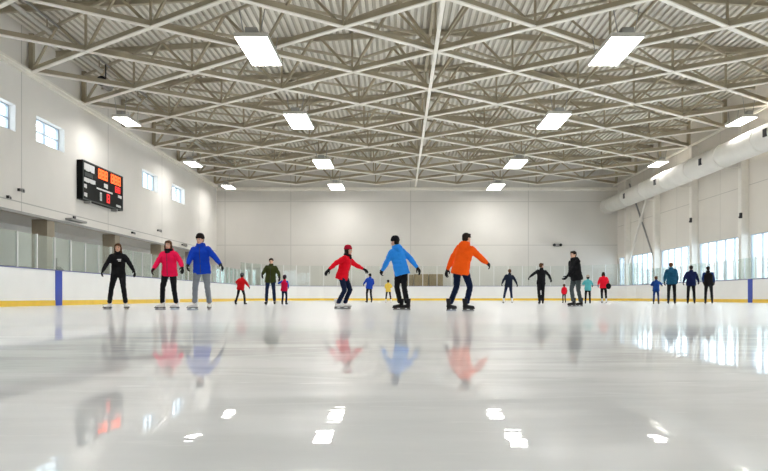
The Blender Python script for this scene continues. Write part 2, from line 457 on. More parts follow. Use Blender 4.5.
def normals(path):
    out = []
    for i in range(len(path)):
        a = Vector(path[max(0, i-1)]); b = Vector(path[min(len(path)-1, i+1)])
        d = (b - a).normalized(); out.append(Vector((-d.y, d.x)))   # outward for this winding
    return out
def sweep(path, n0, n1, z0, z1, org=(0,0)):
    mb = MB(); N = normals(path); R_ = []
    for (x, y), n in zip(path, N):
        x -= org[0]; y -= org[1]
        R_.append([mb.bm.verts.new((x+n.x*a, y+n.y*a, z)) for a, z in ((n0,z0),(n1,z0),(n1,z1),(n0,z1))])
    for a, b in zip(R_, R_[1:]):
        for i in range(4):
            j = (i+1) % 4; mb.bm.faces.new((a[i], a[j], b[j], b[i]))
    mb.bm.faces.new(R_[0]); mb.bm.faces.new(list(reversed(R_[-1])))
    return mb
BH = 1.27
def boards(path, label, ztop):
    e = empty('rink_boards', (path[0][0], path[0][1], 0), label, 'rink boards'); o = path[0]
    sweep(path, 0, .12, -.06, BH, o).build('board_panel', BOARD, e)
    sweep(path, -.012, 0, 0, .19, o).build('kick_plate', KICK, e)
    sweep(path, -.03, .16, BH, BH+.03, o).build('cap_rail', CAPR, e)
    N = normals(path)
    for i, ((x, y), n) in enumerate(zip(path, N)):
        if path is endp and i in (0, len(path)-1): continue
        p = Vector((x-o[0], y-o[1])) + n*.08
        MB().box(-.03+p.x, .03+p.x, -.03+p.y, .03+p.y, BH+.03, ztop).build('glass_post', POST, e)
    for a, b, na, nb in zip(path, path[1:], N, N[1:]):
        a2 = Vector(a)-Vector(o)+na*.08; b2 = Vector(b)-Vector(o)+nb*.08; d = (b2-a2).normalized()*.035
        a2 += d; b2 -= d
        MB().bar((a2.x, a2.y, (BH+.03+ztop-.02)/2), (b2.x, b2.y, (BH+.03+ztop-.02)/2), .012, ztop-.05-BH).build('glass_pane', GLASS, e)
    return e
eL = boards(left, 'long white rink boards with glass in front of the scoreboard wall', 2.5)
eE = boards(endp, 'white rink boards with tall glass curving across the far end', 3.1)
eR = boards(right, 'long white rink boards with glass below the big side windows', 2.5)
MB().box(.0, .018, 25.45-left[0][1], 25.95-left[0][1], .0, BH).build('line_stripe', BLUE, eL)
MB().box(-.018, .0, 38.2-right[0][1], 38.7-right[0][1], .0, BH).build('line_stripe', BLUE, eR)

# ------------------------------------------------------------------ scoreboard
e = empty('scoreboard', (XL, 40.05, 5.55), 'large black scoreboard with orange and red digits mounted on the left wall', 'scoreboard')
SW, SH = 5.4, 2.1
MB().box(0.0, .32, -SW/2, SW/2, 0, SH).build('housing', SBLK, e)
fx = .32
m = MB(); m.box(fx, fx+.03, -SW/2, SW/2, 0, .06); m.box(fx, fx+.03, -SW/2, SW/2, SH-.05, SH)
m.box(fx, fx+.03, -SW/2, -SW/2+.05, .06, SH-.05); m.box(fx, fx+.03, SW/2-.05, SW/2, .06, SH-.05); m.build('bezel', SGRY, e)
def patch(mb, u0, u1, v0, v1, t=.02): return mb.box(fx, fx+t, -SW/2+u0*SW, -SW/2+u1*SW, SH*(1-v1), SH*(1-v0))
SEG = {'a':(0,1,0,.16),'d':(0,1,.84,1),'g':(0,1,.42,.58),'f':(0,.25,0,.5),'b':(.75,1,0,.5),'e':(0,.25,.5,1),'c':(.75,1,.5,1)}
DIG = {'8':'abcdefg','0':'abcdef','1':'bc','2':'abged','5':'afgcd','3':'abgcd','6':'afgcde','9':'abcdfg','4':'fgbc'}
def digits(u0, u1, v0, v1, txt, m_, name):
    n = len(txt); w = (u1-u0)/n
    for i, ch in enumerate(txt):
        q = MB(); a = u0+i*w; ww = w*.82
        for k, g in enumerate(DIG[ch]):
            s = SEG[g]; patch(q, a+s[0]*ww, a+s[1]*ww, v0+s[2]*(v1-v0), v0+s[3]*(v1-v0), .02+.0005*k)
        q.build(name, m_, e)
digits(.36, .60, .06, .31, '888', SORG, 'lit_digit'); digits(.68, .95, .06, .31, '888', SORG, 'lit_digit')
digits(.79, .94, .36, .53, '88', SRED, 'lit_digit'); digits(.40, .45, .68, .90, '0', SWHT, 'lit_digit'); digits(.57, .66, .66, .90, '8', SRED, 'lit_digit')
for k, (a, b_, c, d, mm) in enumerate([(.03,.27,.06,.25,SWHT),(.04,.26,.29,.40,SGRY),(.03,.29,.43,.54,SWHT),(.50,.60,.40,.52,SWHT),
        (.32,.72,.575,.62,SWHT),(.87,.97,.58,.66,SWHT),(.82,.95,.87,.93,SWHT),(.03,.09,.60,.70,SWHT),(.03,.10,.82,.92,SWHT)]):
    q = MB(); nseg = 1 if mm is SGRY else max(2, int((b_-a)/.035))
    for i in range(nseg):
        w_ = (b_-a)/nseg; patch(q, a+i*w_, a+(i+.84)*w_, c, d if i % 3 else c+(d-c)*.9)
    q.build('sign_text', mm, e)
for s in (-1.8, 1.8): MB().box(.0, .36, s-.06, s+.06, -.12, .0).build('bracket', GREYM, e)

# ------------------------------------------------------------------ small wall fittings
def flood(x, y, z, label, s=1):
    e = empty('wall_speaker', (x, y, z), label, 'loudspeaker', 'small fittings on the left wall')
    MB().box(0, .12, -.06, .06, -.06, .06).build('bracket', DARK, e)
    m = MB(); m.loft([((.12, 0, 0), (0,.13*s,0), (0,0,.12*s)), ((.42*s+.05, -.08, -.06), (0,.2*s,0), (0,0,.17*s))]); m.build('horn', GREYM, e)
    MB().ell((.42*s+.04, -.08, -.06), (.02, .15*s, .12*s)).build('grille', DARK, e)
flood(XL, 31.6, 5.15, 'small grey speaker on the left wall above the taupe pillar, nearest the scoreboard', .6)
flood(XL, 30.7, 4.7, 'small dark speaker on the left wall just above the recess edge, nearest the camera', .4)
flood(XL, 45.0, 4.45, 'small dark speaker below the two far left wall windows, nearer the scoreboard', .5)
flood(XL, 49.8, 5.05, 'small dark speaker on the left wall below the seam past the scoreboard', .65)
flood(XL, 55.4, 4.45, 'small dark speaker on the left wall nearest the end wall', .9)
e = empty('strip_light', (XL + .0, 37.0, 4.28), 'thin grey lamp bar on the recess edge below the scoreboard', 'lamp')
MB().box(.03, .36, -1.0, .8, 0, .1).build('lamp_body', GREYM, e); MB().box(.0, .08, -.1, .1, .1, .3).build('bracket', DARK, e)
e = empty('emergency_light', (14.9, YB, 5.2), 'small twin-headed emergency light on the end wall', 'emergency light')
MB().box(-.16, .16, -.14, 0, -.12, .12).build('housing', GREYM, e)
for s in (-.3, .3): MB().tube((s, -.02, .02), (s, -.24, 0), .12, .14).build('lamp_head', DARK, e)
for i, (y, z) in enumerate(((41.15, 5.1), (48.2, 5.6))):
    e = empty('wall_camera', (XR - .45, y, z), 'small dark camera on the right wall column %s' % ('third from the end wall' if i else 'fourth from the end wall'), 'camera')
    MB().box(-.12, 0, -.07, .07, -.16, .16).build('housing', DARK, e); MB().ell((-.14, 0, -.1), (.05, .06, .06)).build('lens', DARK, e)
# things behind the glass
for i, (x0, x1, h) in enumerate(((.75, 1.35, 2.45), (1.42, 2.72, 2.5), (2.8, 4.1, 2.5))):
    e = empty('storage_cabinet', ((x0+x1)/2, YB - .35, -.06), 'brown cabinet behind the end glass, %s' % ('the narrow one' if i == 0 else 'the middle one of three' if i == 1 else 'nearest the orange-jacketed skater'), 'cabinet', 'brown cabinets against the end wall')
    w2 = (x1-x0)/2
    MB().box(-w2, w2, -.3, .3, 0, h).build('body', WOOD, e)
    for s in ((-1, 1) if i else (1,)):
        xa, xb = (0, w2) if s > 0 else (-w2, 0)
        if not i: xa = -w2
        MB().box(xa+.03, xb-.03, -.33, -.3, .08, h-.06).build('door', WOOD, e)
        MB().box((xb-.12 if s < 0 else xa+.08), (xb-.08 if s < 0 else xa+.12), -.36, -.33, h*.45, h*.6).build('handle', GREYM, e)
def counter(y0, y1, h, label, name='counter', m_=WOOD, x0=-2.9, x1=-2.3):
    e = empty(name, (XL, (y0+y1)/2, -.06), label, name.replace('_', ' ')); w2 = (y1-y0)/2
    MB().box(x0, x1, -w2, w2, 0, h).build('body', m_, e)
    MB().box(x0-.0, x1+.08, -w2-.03, w2+.03, h, h+.06).build('top', GREYM, e)
    n = max(2, int((y1-y0)/1.1))
    for i in range(n):
        a = -w2 + 2*w2*i/n
        MB().box(x1, x1+.03, a+.03, a+2*w2/n-.03, .08, h-.05).build('front_panel', m_, e)
counter(19.5, 31.0, 2.65, 'tall brown panelled partition behind the left glass before the taupe pillar', 'partition_screen')
counter(34.9, 39.2, 1.9, 'low brown panelled counter behind the left glass beyond the pillar', 'counter')
counter(31.6, 33.1, 2.5, 'dark tall cabinet behind the left glass beside the taupe pillar', 'locker_cabinet', GREYM)
e = empty('skate_sharpener', (XL - 1.6, 38.4, -.06), 'small grey machine with a dark hood behind the left glass', 'machine')
MB().box(-.35, .35, -.5, .5, 0, 1.5).build('cabinet', GREYM, e); MB().ell((0, 0, 1.75), (.4, .55, .3)).build('hood', DARK, e); MB().tube((0,0,2.0), (0,.0,2.5), .06).build('pipe', GREYM, e)

# ------------------------------------------------------------------ people
def remesh(mb, name, m, voxel, smooth=4, wrinkle=0.0, seed=0, wscale=9):
    me = mb.mesh(name + '_raw', m)
    ob = bpy.data.objects.new(name + '_tmp', me); COL.objects.link(ob)
    r = ob.modifiers.new('r', 'REMESH'); r.mode = 'VOXEL'; r.voxel_size = voxel; r.use_smooth_shade = True
    if smooth:
        s = ob.modifiers.new('s', 'SMOOTH'); s.iterations = smooth; s.factor = .6
    dg = bpy.context.evaluated_depsgraph_get(); ev = ob.evaluated_get(dg)
    out = bpy.data.meshes.new_from_object(ev); out.name = name
    bpy.data.objects.remove(ob); bpy.data.meshes.remove(me)
    if wrinkle:
        off = Vector((seed*3.1, seed*1.7, 0)); ns = [v.normal.copy() for v in out.vertices]
        for v, nn in zip(out.vertices, ns):
            p = v.co + off
            a = noise.noise(Vector((p.x*wscale, p.y*wscale, p.z*wscale*1.9)))
            b2 = noise.noise(p*wscale*2.3)
            v.co += nn * (wrinkle*(a*1.0 - abs(b2)*.6))
    for p in out.polygons: p.use_smooth = True
    if not out.materials: out.materials.append(m)
    return out

def fabric(name, col, rough=.75): return mat(name, col, rough, vary=.06, vscale=9, bump=.25, bscale=60, spec=.08)
SKIN = mat('skin', (.68, .40, .28), .5); SKIND = mat('skin_tan', (.42, .24, .15), .5)
HAIRS = {'dark': mat('hair_dark', (.018, .012, .009), .6, spec=.1, bump=.4, bscale=90), 'brown': mat('hair_brown', (.10, .045, .02), .6, spec=.1, bump=.4, bscale=90)}
GLOVE = fabric('glove_black', (.012, .012, .014)); BOOTW = mat('boot_white', (.82, .81, .79), .35); BOOTB = mat('boot_black', (.012, .012, .014), .45, spec=.2)
SOLE = mat('sole_black', (.02, .018, .016), .4); LACE = mat('lace', (.6, .6, .58), .7)
EYEM = [mat('eye_white', (.8, .8, .78), .25), mat('iris', (.05, .03, .02), .2)]; LIP = mat('lip', (.55, .18, .15), .45)

# shared parts
def eye_mesh():
    me = MB().ell((0,0,0), (.0125, .0125, .0115)).mesh('eye', EYEM, True)
    for p in me.polygons:
        if p.center.y < -.006 and abs(p.center.x) < .007: p.material_index = 1
    return me
EYE = eye_mesh()
LIPS = MB().ell((0, 0, .003), (.024, .007, .005)).ell((0, .001, -.005), (.02, .007, .006)).mesh('mouth', LIP, True)
BROW = MB().bar((-.016,0,0),(.016,0,.002),.006,.006).mesh('eyebrow', HAIRS['dark'])
def hair_mesh(kind, m):
    b = MB()
    b.ell((0,.02,.045), (.086,.098,.082)); b.ell((0,.05,.0), (.078,.062,.075)); b.ell((0,-.05,.083), (.062,.045,.032))
    for s in (-1, 1): b.ell((s*.066, -.005, .045), (.02, .05, .045))
    if kind == 'long':
        b.ell((0,.06,-.09), (.088,.05,.11))
        for s in (-1, 1): b.ell((s*.078, .005, -.06), (.024, .045, .10))
    return remesh(b, 'hair', m, .008, 3, .004, 1, 30)
def hat_mesh(m, pom):
    b = MB(); X, Y = Vector((1,0,0)), Vector((0,1,0)); rs = []
    for z, r in ((.028,.088), (.03,.099), (.07,.099), (.074,.092), (.10,.088), (.13,.074), (.15,.05), (.158,.02)):
        rs.append((Vector((0,.012,z-.1*0)), X*r, Y*r*1.14))
    b.loft(rs)
    if pom: b.ell((0,.01,.175), (.035,.035,.033))
    return remesh(b, 'hat', m, .007, 2, .003, 2, 30)
HAT = {}
def hand_mesh(m, side):
    b = MB(); k = side      # wrist at origin, fingers towards -Z, thumb towards -Y, palm towards -k X
    b.caps((0,0,.03), (0,0,-.02), .03, .032)
    b.loft([((0,0,-.005), (.019,0,0), (0,.033,0)), ((0,0,-.05), (.018,0,0), (0,.046,0)), ((-k*.003,0,-.09), (.016,0,0), (0,.044,0)), ((-k*.005,0,-.10), (.012,0,0), (0,.04,0))])
    for i, (y, l) in enumerate(((-.034,.066), (-.011,.075), (.011,.069), (.033,.053))):
        p0 = Vector((-k*.004, y, -.088)); p1 = p0 + Vector((-k*.012, y*.12, -l*.5)); p2 = p1 + Vector((-k*.022, y*.02, -l*.32)); p3 = p2 + Vector((-k*.022, 0, -l*.15))
        b.caps(p0, p1, .0112, .0105, 8); b.caps(p1, p2, .0105, .0098, 8); b.caps(p2, p3, .0098, .0088, 8)
    t0 = Vector((-k*.006, -.028, -.035)); t1 = t0 + Vector((-k*.016, -.032, -.03)); t2 = t1 + Vector((-k*.010, -.008, -.032))
    b.caps(t0, t1, .016, .0135, 8); b.caps(t1, t2, .0135, .011, 8)
    return remesh(b, 'glove', m, .0045, 2)
HANDS = {}
def boot_meshes(m, hockey):
    b = MB()
    b.caps((0,.045,.10), (0,-.03,.095), .043, .045); b.caps((0,-.03,.092), (0,-.145,.082), .044, .036)
    b.loft([((0,.028,.09), (.045,0,0), (0,.062,0)), ((0,.03,.15), (.043,0,0), (0,.052,0)), ((0,.034,.21), (.05,0,0), (0,.058,0)), ((0,.036,.27), (.055,0,0), (0,.064,0))])
    boot = remesh(b, 'skate_boot', m, .008, 2)
    s = MB(); s.loft([((0,-.052,.046), (.036,0,0), (0,.135,0)), ((0,-.052,.068), (.04,0,0), (0,.14,0))])
    if hockey: s.box(-.012,.012,-.15,-.07,.03,.058); s.box(-.012,.012,.0,.08,.03,.058)
    else: s.box(-.03,.03,.02,.085,.042,.058)
    sole = s.mesh('sole', SOLE)
    q = MB(); q.box(-.003,.003,-.175,.10,.0,.03); q.box(-.008,.008,-.14,-.09,.028,.058); q.box(-.008,.008,.02,.07,.028,.058)
    blade = q.mesh('blade', STEEL)
    l = MB()
    for i in range(5):
        z = .135+.024*i; l.bar((-.022, -.035+.006*i, z), (.022, -.035+.006*i, z+.006), .008, .006)
    return boot, sole, blade, l.mesh('laces', LACE)
BOOTS = {'white': boot_meshes(BOOTW, False), 'black': boot_meshes(BOOTB, True)}

def ik(S, T, a, b, pole):
    d = T - S; L = d.length
    if L > (a+b)*.995: T = S + d.normalized()*(a+b)*.995; d = T - S; L = d.length
    u = d.normalized(); p = (pole - u*pole.dot(u)).normalized()
    x = (a*a - b*b + L*L)/(2*L); h = math.sqrt(max(0, a*a - x*x))
    return S + u*x + p*h, T

def person(label, Z, H, hip, head, hands, feet, th, jacket, trousers, hair='dark', top='short', boots='black', hat=None, hood=False,
           lean=.04, heady=None, sleeves=None, hem=-.14, hs=1.0, skin=None, scarf=None, zipper=True, extra=None, fy=None, hd=(0,0), crouch=.0, bulk=1.0, toe=None, backpack=None):
    """hip, head: picture columns; hands: ((col,row),(col,row)); feet: (col, col) with depth offsets fy. Converted to metres at distance Z."""
    s = H/1.75; k = F/Z; X = (hip - VX)/k
    w = lambda px: (px - VX)/k - X
    wz = lambda py: CAMZ + (VY - py)/k
    e = empty('person', (X, Z, 0), label, 'person')
    t = math.radians(th); Fw = Vector((math.sin(t), -math.cos(t), 0)); Ls = Vector((math.cos(t), math.sin(t), 0)); UP = Vector((0,0,1))
    th2 = math.radians(heady if heady is not None else th)
    skin = skin or SKIN
    vox = .012 if Z < 24 else .017
    fy = fy or (0, 0)
    # feet: order image-left, image-right -> person left / right
    fl = [Vector((w(feet[0]), fy[0], 0)), Vector((w(feet[1]), fy[1], 0))]
    hnd = [Vector((w(hands[0][0]), hd[0], wz(hands[0][1]))), Vector((w(hands[1][0]), hd[1], wz(hands[1][1])))]
    if Ls.x > 0: fl.reverse(); hnd.reverse()     # now [person's left, person's right]
    ank = [f + UP*.125*s for f in fl]
    hz = s*.965 - crouch
    for i, sg in ((0, 1), (1, -1)):
        h0 = Ls*sg*.085*s; d = Vector((ank[i].x-h0.x, ank[i].y-h0.y)).length
        hz = min(hz, .125*s + math.sqrt(max(.01, (.852*s)**2 - d*d)))
    pel = Vector((0, 0, hz))
    tx = max(-.3, min(.3, (w(head))/(.66*s)))
    U = (UP + Vector((tx, 0, 0)) + Fw*lean).normalized()
    neck = pel + U*.50*s; hc = neck + (U*.3+UP*.7).normalized()*.155*s + Fw*.02*s
    Lt = (Ls - U*Ls.dot(U)).normalized(); Bk = -(Fw - U*Fw.dot(U)).normalized()
    sh = [neck - U*.062*s + Lt*sg*.155*s for sg in (1, -1)]
    arms = []
    for i in (0, 1):
        sg = 1 if i == 0 else -1
        full = .61*s; dv = hnd[i]-sh[i]
        if dv.length < full:            # a shorter reach in the picture means the arm points partly towards or away
            if abs(Fw.y) > .45: far = Fw.y > 0
            else: far = Ls.y*sg > 0
            ax = Vector((X + hnd[i].x, Z, 0)).normalized()*(1 if far else -1)
            pj = dv.dot(ax); k2 = -pj + math.sqrt(max(0, pj*pj - dv.length**2 + full**2))
            hnd[i] = hnd[i] + ax*min(k2, .34*s)
        d = (hnd[i]-sh[i]).normalized(); wr = hnd[i] - d*.07*s
        pole = Bk*.8 + Lt*sg*.5 - UP*.3
        al = min(.54*s, max(.44*s, (wr-sh[i]).length*1.025)); el, wr = ik(sh[i], wr, al*.528, al*.472, pole); arms.append((sh[i], el, wr))
    legs = []
    for i in (0, 1):
        sg = 1 if i == 0 else -1
        hp = pel + Ls*sg*.085*s; kn, an = ik(hp, ank[i], .43*s, .43*s, Fw + Ls*sg*.12); legs.append((hp, kn, an))
    hm = Matrix(((math.cos(th2), -math.sin(th2), 0), (math.sin(th2), math.cos(th2), 0), (0, 0, 1)))
    sc3 = s*hs; HP = lambda x, y, z: hc + hm @ (Vector((x, y, z))*sc3)
    HMtx = Matrix.Translation(hc) @ hm.to_4x4() @ Matrix.Scale(sc3, 4)
    # body
    b = MB(); RM = hm
    b.ell(HP(0,.01,.025), [q*sc3 for q in (.076,.094,.092)], RM); b.ell(HP(0,-.022,-.045), [q*sc3 for q in (.056,.066,.072)], RM)
    b.ell(HP(0,-.03,-.085), [q*sc3 for q in (.035,.045,.03)], RM)
    b.caps(HP(0,-.084,.01), HP(0,-.101,-.028), .011*sc3, .015*sc3, 8)
    for sg in (-1, 1): b.ell(HP(sg*.077,.012,-.01), [q*sc3 for q in (.011,.02,.031)], RM)
    b.caps(HP(0,.015,-.05), neck - U*.04*s, .053*s, .06*s)
    b.loft([(pel - U*.06*s, Lt*.15*s, Bk*.10*s), (pel + U*.05*s, Lt*.155*s, Bk*.105*s), (pel + U*.16*s, Lt*.13*s, Bk*.09*s), (pel + U*.34*s, Lt*.16*s, Bk*.105*s), (pel + U*.42*s, Lt*.125*s, Bk*.085*s), (neck - U*.01*s, Lt*.07*s, Bk*.06*s)])
    for a in arms: b.caps(a[0], a[1], .043*s, .038*s); b.caps(a[1], a[2], .039*s, .027*s); b.caps(a[2], a[2] + (a[2]-a[1]).normalized()*.05*s, .026*s, .022*s)
    for l in legs: b.caps(l[0], l[1], .08*s, .055*s); b.caps(l[1], l[2], .052*s, .032*s)
    link('body', remesh(b, 'body', skin, vox*.85, 3), e)
    for sg in (-1, 1): link('eye', EYE, e, HMtx @ Matrix.Translation((sg*.031, -.0795, .0)))
    for sg in (-1, 1): link('eyebrow', BROW, e, HMtx @ Matrix.Translation((sg*.032, -.086, .026)))
    link('mouth', LIPS, e, HMtx @ Matrix.Translation((0, -.086, -.062)))
    # hair / hat
    key = (hair, top)
    if top:
        if key not in HAT: HAT[key] = hair_mesh(top, HAIRS[hair])
        link('hair', HAT[key], e, HMtx)
    if hat:
        kh = ('hat',) + tuple(hat)
        if kh not in HAT: HAT[kh] = hat_mesh(fabric('hat_knit', hat[0], .9), hat[1])
        link('hat', HAT[kh], e, HMtx)
    # trousers
    b = MB(); B_ = bulk
    b.loft([(pel - UP*.09*s, Ls*.15*s, Fw*.10*s), (pel - UP*.02*s, Ls*.168*s, Fw*.125*s), (pel + U*.07*s, Lt*.16*s, Bk*.12*s), (pel + U*.13*s, Lt*.15*s, Bk*.11*s)])
    for hp, kn, an in legs:
        mk = hp.lerp(kn, .5); b.caps(hp - UP*.01, mk, .098*s, .082*s); b.caps(mk, kn, .082*s, .066*s)
        mc = kn.lerp(an, .4); b.caps(kn, mc, .065*s, .064*s); c = an + (kn-an).normalized()*(.085 if boots == 'white' else .075)*s; b.caps(mc, c, .064*s, .06*s)
        dn = (an-kn).normalized()
        b.loft([(c - dn*.05*s, Ls*.058*s, Fw*.062*s), (c + dn*.03*s, Ls*.063*s, Fw*.073*s)])
    link('trousers', remesh(b, 'trousers', trousers, vox, 3, .008*s, Z+hip, 11), e)
    # jacket
    b = MB()
    rr = [(hem-.0, .188, .145), (hem+.05, .194, .15), (.02, .185, .145), (.14, .172, .135), (.26, .182, .138), (.35, .187, .138), (.41, .165, .12), (.455, .12, .10), (.49, .088, .085), (.535, .078, .082), (.585, .072, .08)]
    b.loft([(pel + U*a*s, Lt*x*s*B_, Bk*y*s*B_) for a, x, y in rr])
    sb = MB() if sleeves else b
    for a0, a1, a2 in arms:
        dn = (a2-a1).normalized(); md = a0.lerp(a1, .5)
        sb.caps(a0 - U*.008*s, md, .074*s*B_, .068*s*B_); sb.caps(md, a1, .068*s*B_, .060*s*B_); sb.caps(a1, a1.lerp(a2,.5), .060*s*B_, .056*s*B_); sb.caps(a1.lerp(a2,.5), a2 - dn*.01, .056*s*B_, .043*s)
    if hood:
        b.loft([(pel + U*.46*s + Bk*.03*s, Lt*.12*s, Bk*.11*s), (pel + U*.52*s + Bk*.045*s, Lt*.118*s, Bk*.105*s), (pel + U*.575*s + Bk*.055*s, Lt*.098*s, Bk*.078*s)])
        b.ell(pel + U*.47*s + Bk*.13*s, (.10*s, .06*s, .095*s), Matrix((Lt, Bk, U)).transposed())
    if extra == 'puff':
        pass
    jm = remesh(b, 'jacket', jacket, vox, 4, .011*s, Z*2+hip, 8)
    jo = link('jacket', jm, e)
    if sleeves: link('sleeves', remesh(sb, 'sleeves', sleeves, vox, 4, .009*s, Z+hip, 9), e)
    bv = BVHTree.FromPolygons([v.co for v in jm.vertices], [tuple(p.vertices) for p in jm.polygons])
    def strip(pts, wd, name, m_, dirv, side):
        q = MB(); prev = None
        for p in pts:
            hit = bv.ray_cast(p + dirv*1.0, -dirv)
            if hit[0] is None: prev = None; continue
            c = hit[0] + dirv*.004; pr = [q.bm.verts.new(c - side*wd + dirv*.0), q.bm.verts.new(c + side*wd)]
            if prev: q.bm.faces.new((prev[0], prev[1], pr[1], pr[0]))
            prev = pr
        if q.bm.faces: 
            ext_ = bmesh.ops.extrude_face_region(q.bm, geom=list(q.bm.faces))
            bmesh.ops.translate(q.bm, verts=[v for v in ext_['geom'] if isinstance(v, bmesh.types.BMVert)], vec=-dirv*.01)
            q.build(name, m_, e)
    if zipper: strip([pel + U*(hem+.03+.06*i)*s for i in range(11)], .006, 'zip', DARK, -Bk, Lt)
    if extra == 'logo':
        for i, (a, wx) in enumerate(((.335, .05), (.30, .035))):
            strip([pel + U*(a+.008*q_)*s + Lt*(.045 + .01*i)*s for q_ in range(4)], wx*s, 'logo_print', SWHT, -Bk, Lt)
    if scarf:
        b = MB(); n_ = 10; c0 = neck + U*.035*s
        for i in range(n_):
            a, a2 = 2*PI*i/n_, 2*PI*(i+1)/n_
            b.caps(c0 + (Lt*math.cos(a) + Bk*math.sin(a))*.078*s, c0 + (Lt*math.cos(a2) + Bk*math.sin(a2))*.078*s, .036*s, .036*s, 8)
        b.ell(c0 - U*.06*s - Bk*.07*s, (.07*s,.05*s,.05*s))
        link('scarf', remesh(b, 'scarf', scarf, .01, 2, .006, 3, 14), e)
    # gloves
    for i in (0, 1):
        sg = 1 if i == 0 else -1
        if sg not in HANDS: HANDS[sg] = hand_mesh(GLOVE, sg)
        dn = (arms[i][2]-arms[i][1]).normalized(); zc = -dn
        yc = -(Fw - dn*Fw.dot(dn)).normalized(); xc = yc.cross(zc).normalized()
        M3 = Matrix((xc, yc, zc)).transposed().to_4x4()
        link('glove', HANDS[sg], e, Matrix.Translation(arms[i][2]) @ M3 @ Matrix.Scale(s*1.12, 4))
    # skates
    bo, so, bl, la = BOOTS[boots]
    for i in (0, 1):
        a = t + (0 if toe is None else math.radians(toe[i])) + (math.radians(12) if i == 0 else -math.radians(12))*.6
        M4 = Matrix.Translation(fl[i]) @ Matrix.Rotation(a, 4, 'Z') @ Matrix.Scale(s, 4)
        M4 = Matrix.Translation(fl[i]) @ Matrix.Rotation(a, 4, 'Z') @ Matrix.Scale(s, 4) @ Matrix.Translation((0, -.01, 0))
        sk = link('skate', bo, e, M4)
        link('sole', so, sk); link('blade', bl, sk); link('laces', la, sk)
    return e

BLK = fabric('black_cloth', (.012, .012, .014)); BLK2 = fabric('black_trousers', (.014, .014, .017))
NAVY = fabric('navy_denim', (.012, .02, .055)); JEAN = fabric('blue_denim', (.02, .05, .16)); GREYJ = fabric('grey_denim', (.23, .25, .28))
person('person in a black hoodie and black trousers skating towards the camera, arms lowered', 17.6, 1.67, 118.3, 118.2, ((101.7,273),(134.8,273)), (109.2,125.9), 12,
       BLK, BLK2, 'brown', 'long', 'white', hood=True, extra='logo', zipper=False, toe=(25,-35), hem=-.13)
person('person in a hot pink jacket and black trousers with white skates and brown hair', 17.2, 1.71, 169.5, 168.8, ((152,271.5),(183.2,270)), (163.0,175.2), -4,
       fabric('pink_cloth', (.86, .012, .09)), BLK2, 'brown', 'long', 'white', hood=True, scarf=BLK, toe=(-40,-45), hem=-.13, fy=(-.05,.1), bulk=1.06)
person('person in a royal blue jacket, grey jeans and a dark beanie beside the pink jacket', 16.6, 1.80, 201.8, 200.0, ((187,268),(222,266.5)), (196.0,209.0), 4,
       fabric('royal_blue_cloth', (.008, .055, .50)), GREYJ, 'dark', 'short', 'white', hat=((.02,.015,.015), False), hood=True, toe=(-8,-45), fy=(-.1,.05), bulk=1.08, heady=-12)
person('child in a red coat and grey beanie skating alone left of the olive jacket', 28.0, 1.26, 240.6, 242.4, ((236.8,284.5),(249.5,287.5)), (235.6,244.8), 165,
       fabric('red_cloth', (.62, .01, .015)), BLK2, 'dark', 'short', 'black', hat=((.08,.10,.11), False), hs=1.2, hem=-.14, bulk=1.15, zipper=False)
person('tall person in an olive green jacket and dark jeans holding hands with a child', 27.0, 1.82, 270.6, 271.5, ((261.6,276.5),(280,279)), (266.4,274.6), 4,
       fabric('olive_cloth', (.045, .055, .015)), NAVY, 'dark', 'short', 'black', bulk=1.1)
person('small child in a red and blue jacket beside the olive-jacketed adult', 27.4, 1.14, 284.2, 284.6, ((280.2,283),(288.5,288)), (282.2,286.2), 170,
       fabric('child_red_cloth', (.65, .01, .06)), NAVY, 'dark', 'short', 'black', hat=((.05,.03,.05), False), sleeves=fabric('child_blue_cloth', (.02, .08, .5)), hs=1.22, bulk=1.12, zipper=False)
person('person in a red jacket and red beanie with white skates, one arm out', 17.9, 1.69, 342.6, 347.6, ((327.6,271.5),(364.0,269)), (337.4,343.8), 72,
       fabric('bright_red_cloth', (.74, .006, .02)), NAVY, 'dark', 'long', 'white', hat=((.38,.01,.03), False), scarf=BLK, lean=.06, hd=(-.1,.15), fy=(-.06,.1), crouch=.05, bulk=1.1)
person('distant person in a blue jacket between the red and bright blue skaters', 38.0, 1.6, 369.3, 370.4, ((363.2,284.6),(372.6,286)), (367,371.6), 200,
       fabric('cobalt_cloth', (.015, .06, .42)), BLK2, 'dark', 'short', 'black', zipper=False, bulk=1.12)
person('distant child in a yellow jacket just left of the bright blue skater', 38.0, 1.24, 388.3, 388.2, ((385.4,288.5),(391.3,288)), (385.8,391), 185,
       fabric('yellow_cloth', (.85, .60, .10)), BLK2, 'dark', 'short', 'white', hs=1.2, zipper=False, bulk=1.1)
person('person in a bright sky blue hooded jacket seen from behind, arms spread', 16.6, 1.775, 401.2, 394.8, ((381.5,272),(419.7,270)), (400.5,407.5), 222,
       fabric('sky_blue_cloth', (.03, .27, .82)), BLK2, 'dark', 'short', 'black', hat=((.015,.015,.02), False), hood=True, lean=.05, hd=(-.1,.1), fy=(.1,-.12), zipper=False, bulk=1.08, toe=(30,15), heady=235)
person('person in a bright orange hooded jacket gliding with bent legs, seen from behind', 15.4, 1.80, 460.8, 466.0, ((446.7,271),(488.2,264.5)), (450.0,465.6), 142,
       fabric('orange_cloth', (.98, .115, .008)), fabric('navy_trousers', (.008, .015, .045)), 'dark', 'short', 'black', hood=True, lean=.1, hd=(.1,-.15), fy=(.12,-.12), zipper=False, bulk=1.12, toe=(-25,-30), heady=130, crouch=.05)
person('distant person in a navy jacket and white skates beyond the orange skater', 33.5, 1.66, 508.6, 510.0, ((501.6,284),(517.3,284.5)), (503.5,512), 178,
       fabric('dark_navy_cloth', (.012, .018, .035)), NAVY, 'brown', 'short', 'white', zipper=False, bulk=1.05)
